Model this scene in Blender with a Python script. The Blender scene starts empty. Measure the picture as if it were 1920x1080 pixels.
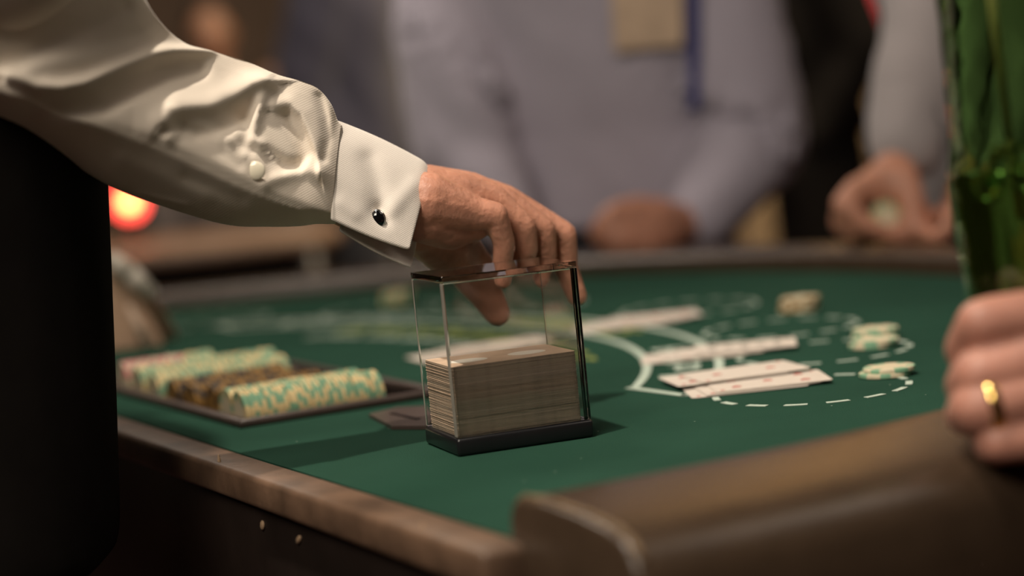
import bpy, bmesh, math, random
from mathutils import Vector, Matrix, noise
random.seed(7)
S = bpy.context.scene
COL = S.collection
PI = math.pi

# ------------------------------------------------------------------ camera
T = 0.95                       # height of the felt
F = 3970.0                     # focal length in pixels of the 1920 px frame
CAM = Vector((0, 0, T + .225))
PITCH, ROLL = math.radians(4.8), math.atan(.0975)
fwd = Vector((0, math.cos(PITCH), -math.sin(PITCH)))
r0 = Vector((1, 0, 0)); u0 = r0.cross(fwd)
CR = r0*math.cos(ROLL) - u0*math.sin(ROLL)
CU = u0*math.cos(ROLL) + r0*math.sin(ROLL)
cd = bpy.data.cameras.new('camera'); cam = bpy.data.objects.new('camera', cd); COL.objects.link(cam)
cam.matrix_world = Matrix(((CR.x, CU.x, -fwd.x, CAM.x), (CR.y, CU.y, -fwd.y, CAM.y), (CR.z, CU.z, -fwd.z, CAM.z), (0, 0, 0, 1)))
cd.sensor_width = 36; cd.lens = F/1920*36; cd.clip_start = .05; cd.clip_end = 60
cd.dof.use_dof = True; cd.dof.focus_distance = 1.45; cd.dof.aperture_fstop = 2.5
S.camera = cam

# ------------------------------------------------------------------ world, lamps, exposure
w = bpy.data.worlds.new('world'); S.world = w; w.use_nodes = True
w.node_tree.nodes['Background'].inputs[0].default_value = (.95, .80, .66, 1)
w.node_tree.nodes['Background'].inputs[1].default_value = .0
S.view_settings.view_transform = 'Standard'; S.view_settings.look = 'None'
S.view_settings.exposure = 0; S.view_settings.gamma = 1; S.view_settings.use_curve_mapping = False
S.cycles.use_denoising = True
S.cycles.max_bounces = 18; S.cycles.transparent_max_bounces = 12; S.cycles.transmission_bounces = 18
S.cycles.sample_clamp_indirect = 4

def lamp(name, typ, loc, tgt, energy, col, **k):
    d = bpy.data.lights.new(name, typ); o = bpy.data.objects.new(name, d); COL.objects.link(o)
    o.location = loc; o.rotation_euler = (Vector(tgt) - Vector(loc)).to_track_quat('-Z', 'Y').to_euler()
    d.energy = energy; d.color = col
    for a, b in k.items(): setattr(d, a, b)
    return o
WARM = (1, .88, .74)
lamp('table_spot_lamp', 'SPOT', (-.42, .92, 3.25), (-.24, 1.52, T), 205, WARM, spot_size=math.radians(50), spot_blend=.9, shadow_soft_size=.045)
lamp('front_fill', 'AREA', (-1.0, -.8, 3.05), (-.45, 1.4, 1.1), 74, WARM, size=1.3)  # soft fill added on the camera side to brighten the sleeve
lamp('far_side_fill', 'AREA', (-.9, 3.3, 3.3), (.1, 2.9, .9), 34, WARM, size=.8)  # unseen soft fill added overhead for the players at the far side
lamp('room_fill', 'AREA', (1.8, 1.6, 3.3), (.3, 2.6, 1), 16, (1, .84, .70), size=1.6)  # general soft ceiling fill with no fixture
lamp('pillar_fill', 'AREA', (.9, 5.2, 3.3), (1.0, 6.9, .9), 150, (1, .80, .55), size=1.0)  # unseen wall-wash light added to brighten the tan pillar
lamp('room_fill', 'AREA', (-1.6, 5.4, 3.3), (-1.3, 7, 1.2), 26, (1, .80, .62), size=1.2)  # unseen fill added so the distant heads at back left get light

# ------------------------------------------------------------------ helpers
def ray(x, y): return fwd + CR*((x-960)/F) - CU*((y-540)/F)
def dp(x, y, Y):               # the place at distance Y in front of the viewer's stand
    d = ray(x, y); return CAM + d*(Y/d.y)
def pz(x, y, z=T):
    d = ray(x, y); return CAM + d*((z-CAM.z)/d.z)
EA = Vector((-.44, .898, 0)); EN = Vector((.898, .44, 0)); OT = Vector((-.41, 1.92, 0))
def ap(a, p, z=0): return OT + EA*a + EN*p + Vector((0, 0, T+z))   # table's own axes: a along the dealer's edge, p across
TROT = math.atan2(EN.y, EN.x)

def tag(o, label=None, cat=None, group=None, kind=None):
    if label: o['label'] = label
    if cat: o['category'] = cat
    if group: o['group'] = group
    if kind: o['kind'] = kind
    return o
def empty(name, loc=(0, 0, 0), rz=0):
    o = bpy.data.objects.new(name, None); COL.objects.link(o); o.location = loc; o.rotation_euler = (0, 0, rz); return o
def link(name, me, mats, parent=None, smooth=True):
    o = bpy.data.objects.new(name, me); COL.objects.link(o)
    if not isinstance(mats, (list, tuple)): mats = [mats]
    if len(me.materials) == 0:
        for m in mats: me.materials.append(m)
    if smooth and len(me.polygons): me.polygons.foreach_set('use_smooth', [True]*len(me.polygons))
    if parent:
        o.parent = parent
        bpy.context.view_layer.update() if False else None
    return o
def wparent(o, parent):        # child given in world coordinates: undo the parent's own placing
    o.parent = parent
    m = Matrix.Translation(parent.location) @ parent.rotation_euler.to_matrix().to_4x4()
    o.matrix_parent_inverse = m.inverted()
    return o
def obj(name, bm, mats, parent=None, smooth=True):
    me = bpy.data.meshes.new(name); bm.to_mesh(me); bm.free()
    o = link(name, me, mats, None, smooth)
    if parent: wparent(o, parent)
    return o
def box(bm, c, s, rz=0, bev=0, seg=2, mi=0):
    r = bmesh.ops.create_cube(bm, size=1)
    vs = r['verts']; M = Matrix.Translation(Vector(c)) @ Matrix.Rotation(rz, 4, 'Z') @ Matrix.Diagonal((s[0], s[1], s[2], 1))
    bmesh.ops.transform(bm, matrix=M, verts=vs)
    fs = list({f for v in vs for f in v.link_faces})
    for f in fs: f.material_index = mi
    if bev:
        es = list({e for v in vs for e in v.link_edges})
        bmesh.ops.bevel(bm, geom=es, offset=bev, segments=seg, affect='EDGES', profile=.5)
    return bm
def sphere(bm, c, r, sub=2, sc=(1, 1, 1), M=None):
    q = bmesh.ops.create_icosphere(bm, subdivisions=sub, radius=r)
    m = Matrix.Translation(Vector(c)) @ (M or Matrix()) @ Matrix.Diagonal((*sc, 1))
    bmesh.ops.transform(bm, matrix=m, verts=q['verts'])
def loft(bm, rings, cap=True, closed=True):
    R = [[bm.verts.new(p) for p in r] for r in rings]; n = len(R[0])
    for a, b in zip(R, R[1:]):
        for i in range(n if closed else n-1):
            j = (i+1) % n; bm.faces.new((a[i], a[j], b[j], b[i]))
    if cap:
        bm.faces.new(R[0][::-1]); bm.faces.new(R[-1])
    return R
def chain(bm, pts, rad, seg=14, sub=2, flat=1.0, side=None):
    """tapering limb: frustums between joints, ball at each joint"""
    pts = [Vector(p) for p in pts]
    for p, r in zip(pts, rad): sphere(bm, p, r*.995, sub)
    for a, b, ra, rb in zip(pts, pts[1:], rad, rad[1:]):
        d = (b-a)
        if d.length < 1e-5: continue
        q = d.to_track_quat('Z', 'Y'); X = q @ Vector((1, 0, 0)); Y = q @ Vector((0, 1, 0))
        rings = [[c + (X*math.cos(t) + Y*math.sin(t))*r for t in (2*PI*i/seg for i in range(seg))] for c, r in ((a, ra), (b, rb))]
        loft(bm, rings)
def ering(c, rx, ry, rz=0, n=28, sx=2.3):
    out = []
    for i in range(n):
        t = 2*PI*i/n; ct, st = math.cos(t), math.sin(t)
        x = math.copysign(abs(ct)**(2/sx), ct)*rx; y = math.copysign(abs(st)**(2/sx), st)*ry
        out.append(Vector((c[0] + x*math.cos(rz) - y*math.sin(rz), c[1] + x*math.sin(rz) + y*math.cos(rz), c[2])))
    return out
def remesh(bm, vox, it=6, fac=.5):
    bmesh.ops.recalc_face_normals(bm, faces=bm.faces)
    me = bpy.data.meshes.new('tmp'); bm.to_mesh(me); bm.free()
    o = bpy.data.objects.new('tmp', me); COL.objects.link(o)
    m = o.modifiers.new('r', 'REMESH'); m.mode = 'VOXEL'; m.voxel_size = vox; m.adaptivity = 0
    if it:
        s = o.modifiers.new('s', 'SMOOTH'); s.iterations = it; s.factor = fac
    dg = bpy.context.evaluated_depsgraph_get()
    res = bpy.data.meshes.new_from_object(o.evaluated_get(dg))
    bpy.data.objects.remove(o); bpy.data.meshes.remove(me)
    return res
def join_meshes(ms, name):
    bm = bmesh.new()
    for m in ms: bm.from_mesh(m)
    me = bpy.data.meshes.new(name); bm.to_mesh(me); bm.free(); return me
def catmull(P, n):
    P = [Vector(p) for p in P]; out = []
    Q = [P[0]*2-P[1]] + P + [P[-1]*2-P[-2]]
    for i in range(1, len(Q)-2):
        for k in range(n):
            t = k/n; a, b, c, d = Q[i-1], Q[i], Q[i+1], Q[i+2]
            out.append(.5*((2*b) + (c-a)*t + (2*a-5*b+4*c-d)*t*t + (-a+3*b-3*c+d)*t**3))
    out.append(P[-1]); return out

# ------------------------------------------------------------------ materials
MATS = {}
def mat(name, col, rough=.6, metal=0, noise_s=None, noise_a=.12, bump=0, bump_s=200, sheen=0, spec=.5, emit=None, trans=0, ior=1.45, sss=0, coat=0):
    m = bpy.data.materials.new(name); m.use_nodes = True; nt = m.node_tree; b = nt.nodes['Principled BSDF']
    b.inputs['Base Color'].default_value = (*col, 1); b.inputs['Roughness'].default_value = rough; b.inputs['Metallic'].default_value = metal
    b.inputs['Specular IOR Level'].default_value = spec; b.inputs['IOR'].default_value = ior
    b.inputs['Transmission Weight'].default_value = trans; b.inputs['Coat Weight'].default_value = coat
    if sheen: b.inputs['Sheen Weight'].default_value = sheen; b.inputs['Sheen Roughness'].default_value = .5
    if sss: b.inputs['Subsurface Weight'].default_value = sss; b.inputs['Subsurface Radius'].default_value = (.010, .004, .002); b.inputs['Subsurface Scale'].default_value = 1.0
    if emit: b.inputs['Emission Color'].default_value = (*emit[0], 1); b.inputs['Emission Strength'].default_value = emit[1]
    tc = nt.nodes.new('ShaderNodeTexCoord')
    if noise_s:
        n = nt.nodes.new('ShaderNodeTexNoise'); n.inputs['Scale'].default_value = noise_s; n.inputs['Detail'].default_value = 4
        nt.links.new(tc.outputs['Object'], n.inputs['Vector'])
        mr = nt.nodes.new('ShaderNodeMapRange'); mr.inputs[1].default_value = .3; mr.inputs[2].default_value = .7
        mr.inputs[3].default_value = 1-noise_a; mr.inputs[4].default_value = 1+noise_a
        nt.links.new(n.outputs['Fac'], mr.inputs[0])
        mx = nt.nodes.new('ShaderNodeVectorMath'); mx.operation = 'SCALE'; mx.inputs[0].default_value = col
        nt.links.new(mr.outputs[0], mx.inputs['Scale']); nt.links.new(mx.outputs[0], b.inputs['Base Color'])
    if bump:
        n2 = nt.nodes.new('ShaderNodeTexNoise'); n2.inputs['Scale'].default_value = bump_s; n2.inputs['Detail'].default_value = 5
        nt.links.new(tc.outputs['Object'], n2.inputs['Vector'])
        bp = nt.nodes.new('ShaderNodeBump'); bp.inputs['Strength'].default_value = bump; bp.inputs['Distance'].default_value = .002
        nt.links.new(n2.outputs['Fac'], bp.inputs['Height']); nt.links.new(bp.outputs[0], b.inputs['Normal'])
    MATS[name] = m; return m
felt_m = mat('green_felt', (.018, .056, .037), .95, noise_s=9, noise_a=.10, bump=.55, bump_s=900, spec=.06)
def add_specks(m, col, scale, thr):
    nt = m.node_tree; b = nt.nodes['Principled BSDF']; src = b.inputs['Base Color'].links[0].from_socket
    tc = [n for n in nt.nodes if n.type == 'TEX_COORD'][0]
    v = nt.nodes.new('ShaderNodeTexVoronoi'); v.inputs['Scale'].default_value = scale; nt.links.new(tc.outputs['Object'], v.inputs['Vector'])
    lt = nt.nodes.new('ShaderNodeMath'); lt.operation = 'LESS_THAN'; lt.inputs[1].default_value = thr; nt.links.new(v.outputs['Distance'], lt.inputs[0])
    sp = nt.nodes.new('ShaderNodeSeparateColor'); nt.links.new(v.outputs['Color'], sp.inputs[0])
    gt = nt.nodes.new('ShaderNodeMath'); gt.operation = 'GREATER_THAN'; gt.inputs[1].default_value = .72; nt.links.new(sp.outputs[0], gt.inputs[0])
    mu = nt.nodes.new('ShaderNodeMath'); mu.operation = 'MULTIPLY'; nt.links.new(lt.outputs[0], mu.inputs[0]); nt.links.new(gt.outputs[0], mu.inputs[1])
    mx = nt.nodes.new('ShaderNodeMixRGB'); mx.inputs[2].default_value = (*col, 1); nt.links.new(mu.outputs[0], mx.inputs[0]); nt.links.new(src, mx.inputs[1])
    nt.links.new(mx.outputs[0], b.inputs['Base Color'])
add_specks(felt_m, (.30, .36, .30), 60, .045)
print_m = mat('white_felt_print', (.42, .50, .42), .9, noise_s=300, noise_a=.1)
printy_m = mat('yellow_felt_print', (.22, .26, .06), .9, noise_s=300, noise_a=.1)
leather_m = mat('brown_vinyl', (.050, .032, .020), .27, noise_s=30, noise_a=.12, bump=.25, bump_s=350, spec=.5)
piping_m = mat('tan_piping', (.16, .10, .05), .5, noise_s=80)
wood_m = mat('worn_dark_wood', (.115, .068, .042), .5, noise_s=25, noise_a=.35, bump=.3, bump_s=90)
apron_m = mat('black_brown_apron', (.014, .009, .007), .45, noise_s=14, noise_a=.3, bump=.15, bump_s=60)
scratch_m = mat('bare_wood_scratch', (.30, .20, .12), .7, noise_s=200)
carpet_m = mat('casino_carpet', (.05, .02, .018), .95, noise_s=5, noise_a=.6, bump=.4, bump_s=200)
wall_m = mat('dark_brown_wall', (.075, .050, .036), .9, noise_s=3, noise_a=.2)
tan_m = mat('tan_plaster', (.42, .27, .13), .9, noise_s=3, noise_a=.12)
ceil_m = mat('dark_ceiling', (.05, .04, .035), .9, noise_s=4)
black_m = mat('black_cloth', (.010, .0085, .0075), .9, noise_s=30, spec=.05)
blackpl_m = mat('black_plastic', (.008, .008, .009), .28, noise_s=40)
traym = mat('dark_brown_tray', (.060, .042, .036), .38, noise_s=40)
skin_m = mat('tan_skin', (.50, .235, .155), .45, noise_s=60, noise_a=.15, bump=.5, bump_s=230, sss=.12)
skin3_m = mat('brown_skin', (.26, .13, .08), .5, noise_s=45)
skin2_m = mat('pink_skin', (.46, .215, .155), .45, noise_s=35, noise_a=.15, bump=.3, bump_s=220, sss=.12)
nail_m = mat('fingernail', (.55, .33, .26), .3)
card_m = mat('card_paper', (.62, .55, .48), .5, noise_s=60, noise_a=.05)
cardedge_m = mat('card_edges', (.50, .42, .31), .7, noise_s=90, noise_a=.25)
cardback_m = mat('card_back', (.55, .40, .28), .5, noise_s=60)
oval_m = mat('pale_oval', (.80, .76, .66), .5)
red_m = mat('red_pip', (.42, .03, .02), .5); blk_m = mat('black_pip', (.02, .02, .02), .5)
gold_m = mat('gold', (.80, .55, .18), .18, 1); silver_m = mat('silver', (.8, .78, .74), .15, 1)
onyx_m = mat('black_onyx', (.004, .004, .005), .06, coat=1)
pearl_m = mat('pearl_button', (.80, .74, .58), .2, coat=.6)
hair_m = mat('dark_hair', (.03, .018, .012), .7, noise_s=60); eye_m = mat('eye_white', (.7, .66, .6), .2); iris_m = mat('dark_iris', (.03, .02, .015), .1)
shoe_m = mat('black_shoe', (.01, .009, .008), .3); lip_m = mat('lips', (.32, .10, .08), .5)

def cloth(name, col, ribs=0, rough=.85):
    m = mat(name, col, rough, noise_s=14, noise_a=.05, spec=.25, sheen=.2)
    nt = m.node_tree; b = nt.nodes['Principled BSDF']; tc = [n for n in nt.nodes if n.type == 'TEX_COORD'][0]
    wv = nt.nodes.new('ShaderNodeTexWave'); wv.inputs['Scale'].default_value = ribs or 400; wv.bands_direction = 'Z'; wv.inputs['Distortion'].default_value = .6
    mp = nt.nodes.new('ShaderNodeMapping'); mp.inputs['Rotation'].default_value = (0, math.radians(24), 0)
    nt.links.new(tc.outputs['Object'], mp.inputs[0]); nt.links.new(mp.outputs[0], wv.inputs['Vector'])
    n = nt.nodes.new('ShaderNodeTexNoise'); n.inputs['Scale'].default_value = 700; nt.links.new(tc.outputs['Object'], n.inputs['Vector'])
    ad = nt.nodes.new('ShaderNodeMath'); ad.operation = 'ADD'; nt.links.new(wv.outputs['Fac'], ad.inputs[0]); nt.links.new(n.outputs['Fac'], ad.inputs[1])
    bp = nt.nodes.new('ShaderNodeBump'); bp.inputs['Strength'].default_value = .15; bp.inputs['Distance'].default_value = .0004
    nt.links.new(ad.outputs[0], bp.inputs['Height']); nt.links.new(bp.outputs[0], b.inputs['Normal'])
    return m
cream_m = cloth('cream_shirt_cotton', (.80, .71, .60), 210)
cuff_m = cloth('cuff_cotton', (.74, .68, .61), 260)
blue_m = cloth('blue_grey_shirt', (.46, .42, .50)); white_m = cloth('off_white_shirt', (.34, .305, .31))
navy_m = cloth('navy_jacket', (.032, .032, .055)); grey_m = cloth('grey_jacket', (.10, .085, .085)); redc_m = cloth('red_dress', (.42, .03, .05)); mauve_m = cloth('mauve_blouse', (.20, .14, .17))
trou_m = cloth('dark_trousers', (.02, .02, .025)); strap_m = cloth('blue_lanyard', (.05, .06, .22)); badge_m = mat('tan_badge_card', (.62, .46, .33), .5, noise_s=30)

def glass(name, col, rough=0., ior=1.49, absorb=None):
    m = bpy.data.materials.new(name); m.use_nodes = True; b = m.node_tree.nodes['Principled BSDF']
    b.inputs['Base Color'].default_value = (*col, 1); b.inputs['Transmission Weight'].default_value = 1
    b.inputs['Roughness'].default_value = rough; b.inputs['IOR'].default_value = ior
    if absorb:
        v = m.node_tree.nodes.new('ShaderNodeVolumeAbsorption'); v.inputs[0].default_value = (*absorb[0], 1); v.inputs[1].default_value = absorb[1]
        m.node_tree.links.new(v.outputs[0], m.node_tree.nodes['Material Output'].inputs['Volume'])
    return m
frost_m = mat('frosted_acrylic_edge', (.42, .38, .33), .35, trans=.45, noise_s=120)
acry_m = glass('clear_acrylic', (.97, .96, .95), .01)
ggl_m = glass('green_glass', (.42, .62, .33), .02, 1.5)
gliq_m = glass('green_drink', (.93, .97, .58), .03, 1.33)
ice_m = glass('ice', (.85, .95, .8), .05, 1.31)
stick_m = mat('wood_stick', (.42, .27, .15), .6, noise_s=60)

# ------------------------------------------------------------------ room
def struct(name, bm, m): o = obj(name, bm, m, smooth=False); o['kind'] = 'structure'; return o
X0, X1, Y0, Y1, H = -5.5, 5.0, -2.5, 9.0, 3.5
struct('floor', box(bmesh.new(), ((X0+X1)/2, (Y0+Y1)/2, -.05), (X1-X0, Y1-Y0, .1)), carpet_m)
struct('ceiling', box(bmesh.new(), ((X0+X1)/2, (Y0+Y1)/2, H+.05), (X1-X0, Y1-Y0, .1)), ceil_m)
struct('wall_left', box(bmesh.new(), (X0-.05, (Y0+Y1)/2, H/2), (.1, Y1-Y0, H)), wall_m)
struct('wall_right', box(bmesh.new(), (X1+.05, (Y0+Y1)/2, H/2), (.1, Y1-Y0, H)), wall_m)
struct('wall_back', box(bmesh.new(), ((X0+X1)/2, Y1+.05, H/2), (X1-X0, .1, H)), wall_m)
struct('wall_front', box(bmesh.new(), ((X0+X1)/2, Y0-.05, H/2), (X1-X0, .1, H)), wall_m)
struct('baseboard_back', box(bmesh.new(), ((X0+X1)/2, Y1-.01, .07), (X1-X0, .02, .14), bev=.004), wood_m)
# tan column behind the players
t = empty('wall_pillar', (1.15, 7.0, 0)); tag(t, 'tan plastered pillar behind the players', 'pillar')
def prism(bm, c, s, bev): return box(bm, c, s, 0, bev)
obj('shaft', prism(bmesh.new(), (1.15, 7.0, 1.75), (1.5, .5, 3.5), .02), tan_m, t)
obj('base_moulding', prism(bmesh.new(), (1.15, 7.0, .08), (1.56, .56, .16), .01), wood_m, t)

# ------------------------------------------------------------------ blackjack table
table = empty('blackjack_table', tuple(OT)); tag(table, 'green felt blackjack table with padded brown vinyl armrest and worn wooden dealer edge', 'table')
A, B, EX = .915, .955, 2.25
def outl(t, off=0):            # half superellipse, t from 0 (near end) to pi (far end)
    c, s = -math.cos(t), math.sin(t)
    a = math.copysign(abs(c)**(2/EX), c)*(A+off); p = abs(s)**(2/EX)*(B+off)
    return a, p
N = 96
ts = [PI*i/N for i in range(N+1)]
pts = [outl(t, .004) for t in ts]
bm = bmesh.new()
loft(bm, [[ap(a, p, z) for a, p in pts] for z in (-.012, 0)])
felt_o = obj('felt', bm, felt_m, table, False)
# underbody
bm = bmesh.new(); pin = [outl(t, -.06) for t in ts]
pin = [(a, max(p, .0)) for a, p in pin]
loft(bm, [[ap(a, p, z) for a, p in pin] for z in (-.16, -.0125)])
body_o = obj('table_body', bm, apron_m, table, False)
# dealer's edge : wooden strip and dark apron board
bm = bmesh.new(); box(bm, ap(0, -.0165, -.010), (.030, 1.86, .022), TROT, .004, 3); obj('edge_strip', bm, wood_m, table)
bm = bmesh.new(); box(bm, ap(0, -.014, -.100), (.022, 1.88, .158), TROT, .003, 2); obj('apron_board', bm, apron_m, table)
for k, (x, y, L, wd, an) in enumerate([(795, 1010, .010, .0016, .2), (492, 985, .004, .003, .9), (560, 1012, .005, .0022, 1.2), (412, 872, .008, .0012, .15), (540, 958, .004, .002, 1.0)]):
    d = ray(x, y); q0 = ap(0, -.0258, 0); tt = (q0-CAM).dot(EN)/d.dot(EN); c = CAM + d*tt
    bm = bmesh.new(); sphere(bm, (0, 0, 0), 1, 2, (.0014, wd, L)); bmesh.ops.rotate(bm, matrix=Matrix.Rotation(an-.2, 3, 'X'), verts=bm.verts)
    bmesh.ops.rotate(bm, matrix=Matrix.Rotation(TROT, 3, 'Z'), verts=bm.verts); bmesh.ops.translate(bm, vec=c, verts=bm.verts)
    obj('scratch', bm, scratch_m, table)
# armrest : swept padded profile
prof = [(.000, -.03), (.000, .004), (.001, .014), (.005, .021), (.013, .0245), (.04, .026), (.08, .0245), (.108, .0215), (.122, .0175), (.131, .010), (.136, -.003), (.139, -.03), (.139, -.065), (.13, -.085), (.02, -.085), (0, -.07)]
def rail_frame(t):
    e = .002; a0, p0 = outl(max(t-e, 0)); a1, p1 = outl(min(t+e, PI)); d = Vector((a1-a0, p1-p0)); d.normalize()
    return outl(t), Vector((-d.y, d.x))
rings = []
NR = 140
for i in range(NR+1):
    t = PI*i/NR; (a, p), nn = rail_frame(t)
    if nn.dot(Vector((a, p))) < 0: nn = -nn
    if i == 0: nn = Vector((-1, 0))
    if i == NR: nn = Vector((1, 0))
    rings.append([ap(a + nn.x*u, p + nn.y*u, v) for u, v in prof])
# rounded ends : start and end slightly inset
def inset(r, f, sh):
    c = sum(r, Vector())/len(r); return [c + (q-c)*f + sh for q in r]
rings = [inset(rings[0], .93, -EN*.0075), inset(rings[0], .975, -EN*.0065), inset(rings[0], .995, -EN*.004), [q+EN*.000 for q in rings[0]]] + rings[1:] + [inset(rings[-1], .99, -EN*.004), inset(rings[-1], .93, -EN*.0075)]
bm = bmesh.new(); loft(bm, rings); arm = obj('armrest', bm, leather_m, table)
r0_ = rings[3]; c_ = sum(r0_, Vector())/len(r0_)
bm = bmesh.new(); edge = [q + (q-c_)*.004 - EN*.002 for q in r0_[1:10]]
for q0, q1 in zip(edge, edge[1:]): chain(bm, [q0, q1], [.0018, .0018], 8, 1)
obj('seam_piping', bm, piping_m, arm)
for a, p in ((-.5, .35), (.5, .35)):
    c = ap(a, p); bm = bmesh.new()
    rr = [(.16, .0), (.16, .03), (.07, .07), (.055, .4), (.06, T-.2), (.12, T-.16)]
    loft(bm, [ering((c.x, c.y, z), r, r, 0, 24, 2) for r, z in rr]); obj('leg', bm, apron_m, table)

# felt print
def flat(bm, ring, z0=.0002, z1=.0006):
    loft(bm, [[ap(a, p, z) for a, p in ring] for z in (z0, z1)])
PC = -.247
def pol(r, th): return (r*math.sin(th), PC + r*math.cos(th))
def arcband(bm, r1, r2, t0, t1, n=60):
    outer = [pol(r2, t0+(t1-t0)*i/n) for i in range(n+1)]; inner = [pol(r1, t0+(t1-t0)*i/n) for i in range(n+1)]
    for i in range(n): flat(bm, [inner[i], inner[i+1], outer[i+1], outer[i]])
TH = math.atan2(.468, .568)
THo = math.atan2(.550, .570)
bm = bmesh.new(); arcband(bm, .736, .7435, -TH, TH); obj('printed_line', bm, print_m, table, False)
bm = bmesh.new(); arcband(bm, .796, .8035, -THo+.03, THo-.03); obj('printed_line', bm, print_m, table, False)
for s in (-1, 1):
    def seg(p0, p1, wd):
        d = (Vector(p1)-Vector(p0)).normalized(); q = Vector((-d.y, d.x))*wd/2
        b_ = bmesh.new(); flat(b_, [Vector(p0)+q, Vector(p0)-q, Vector(p1)-q, Vector(p1)+q]); return b_
    obj('printed_line', seg((s*.466, .321), (s*.549, .323), .007), print_m, table, False)
    obj('printed_line', seg((s*.549, .321), (s*.526, .350), .007), print_m, table, False)
def arctext(txt, size, r, thc, m, name='printed_lettering', ext=.0002):
    cu = bpy.data.curves.new('tx', 'FONT'); cu.body = txt; cu.size = size; cu.align_x = 'CENTER'; cu.extrude = ext; cu.offset = size*.012; cu.resolution_u = 3
    o = bpy.data.objects.new('tx', cu); COL.objects.link(o)
    me = bpy.data.meshes.new_from_object(o.evaluated_get(bpy.context.evaluated_depsgraph_get())); bpy.data.objects.remove(o)
    for v in me.vertices:      # read from the players' side of the arc
        rr = r - v.co.y; th = thc - v.co.x/r*1.0
        a, p = pol(rr, th); v.co = ap(a, p, .0005 + v.co.z)
    o = link(name, me, m, None, False); wparent(o, table); return o
arctext('INSURANCE', .050, .786, 0, printy_m)
arctext('Pays 2 to 1', .046, .784, -.50, print_m)
arctext('Pays 2 to 1', .046, .784, .50, print_m)
arctext('BLACKJACK PAYS 3 TO 2', .052, .70, .0, printy_m)
arctext('Dealer must draw to 16 and stand on all 17s', .030, .645, .0, print_m)
# betting rings (dashes)
def ring(cx, r=.0705, n=15):
    c = cx
    for k in range(n):
        t0 = 2*PI*k/n+.1; t1 = t0 + 2*PI/n*.56; bm = bmesh.new()
        P = []
        for rr, tt in ((r-.0025, 1), (r+.0025, -1)):
            seq = [t0+(t1-t0)*j/4 for j in range(5)][::tt]
            P += [Vector((c.x + rr*math.cos(q), c.y + rr*math.sin(q), 0)) for q in seq]
        loft(bm, [[q + Vector((0, 0, T+z)) for q in P] for z in (.0002, .0006)])
        obj('printed_dash', bm, print_m, table, False)
c1, c2, c3 = pz(1522, 731), pz(1545, 660), pz(1463, 615)
for c in (c1, c2, c3): ring(c)
for a, p in ((0, .66), (.27, .60), (.45, .50), (.62, .34)): ring(ap(a, p))

# ------------------------------------------------------------------ discard holder with cards
bx = pz(860, 858); ex = (pz(1112, 820)-bx); ex.z = 0; LEN = .097; DEP = .077; ex.normalize(); ey = Vector((-ex.y, ex.x, 0))
BR = math.atan2(ex.y, ex.x); bc = bx + ex*LEN/2 + ey*DEP/2
def bl(u, v, z): return bc + ex*u + ey*v + Vector((0, 0, z))
holder = empty('discard_holder', (bc.x, bc.y, T)); tag(holder, 'clear acrylic card holder with black base on the green felt', 'card holder')
bm = bmesh.new(); box(bm, bl(0, 0, .0062), (LEN, DEP, .0118), BR, .0022, 3); obj('base', bm, blackpl_m, holder)
HT = .120; zt = .0125; thf = .0075; thb = .003
def wallb(u, v, su, sv, z0, z1, name): 
    bm = bmesh.new(); box(bm, bl(u, v, (z0+z1)/2), (su, sv, z1-z0), BR, .0011, 3); return obj(name, bm, acry_m, holder)
# one acrylic shell: front wall, back wall, right end wall, lid (open left end)
L2, D2 = LEN/2-.001, DEP/2-.001; zt = .0125; thf = .0070; thb = .0032; thr = .0032; thl = .0042
for nm, u, v, su, sv, z0_, z1_ in (('front_panel', 0, -D2+thf/2, 2*L2, thf, zt, HT-thl-.0003), ('back_panel', 0, D2-thb/2, 2*L2, thb, zt, HT-thl-.0003),
                                   ('end_panel', L2-thr/2, (thf-thb)/2, thr, 2*D2-thf-thb-.0006, zt, HT-thl-.0003), ('lid', 0, 0, 2*L2, 2*D2, HT-thl, HT)):
    bm = bmesh.new(); box(bm, bl(u, v, (z0_+z1_)/2), (su, sv, z1_-z0_), BR, .0007, 2); bm.normal_update()
    if nm in ('front_panel', 'back_panel'):
        for f in bm.faces:
            if f.normal.dot(-ex) > .9: f.material_index = 1
    obj(nm, bm, [acry_m, frost_m], holder, False)
# cards in the holder
def card_mesh(name, th=.00028, mats=(None,), bev=True, back=False):
    bm = bmesh.new(); n = 4; r = .0032; P = []
    for cx, cy, t0 in ((.044-r, .0315-r, 0), (-.044+r, .0315-r, PI/2), (-.044+r, -.0315+r, PI), (.044-r, -.0315+r, 1.5*PI)):
        for k in range(n): t = t0+PI/2*k/(n-1); P.append(Vector((cx+r*math.cos(t), cy+r*math.sin(t), 0)))
    loft(bm, [[q + Vector((0, 0, z)) for q in P] for z in (0, th)])
    for f in bm.faces: f.material_index = 1 if abs(f.normal.z) < .5 or True and f.calc_center_median().z not in (0, th) else 0
    bm.normal_update()
    for f in bm.faces: f.material_index = 0 if abs(f.normal.z) > .9 else 1
    me = bpy.data.meshes.new(name); bm.to_mesh(me); bm.free()
    for m in mats: me.materials.append(m)
    return me
NCARD = 170; cz0 = .0122; pitch_ = (.0590-cz0)/NCARD; cth = pitch_/.9*.99
ce_ms = []
for k, (m_, a_) in enumerate((((.26, .21, .155), .2), ((.29, .24, .18), .15), ((.22, .18, .135), .2), ((.33, .27, .21), .1))):
    ce_ms.append(mat('card_edge', m_, .7, noise_s=150, noise_a=a_))
cms = [card_mesh('playing_card', cth*.9, (cardback_m, e)) for e in ce_ms]
bow = lambda u: .0
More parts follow.
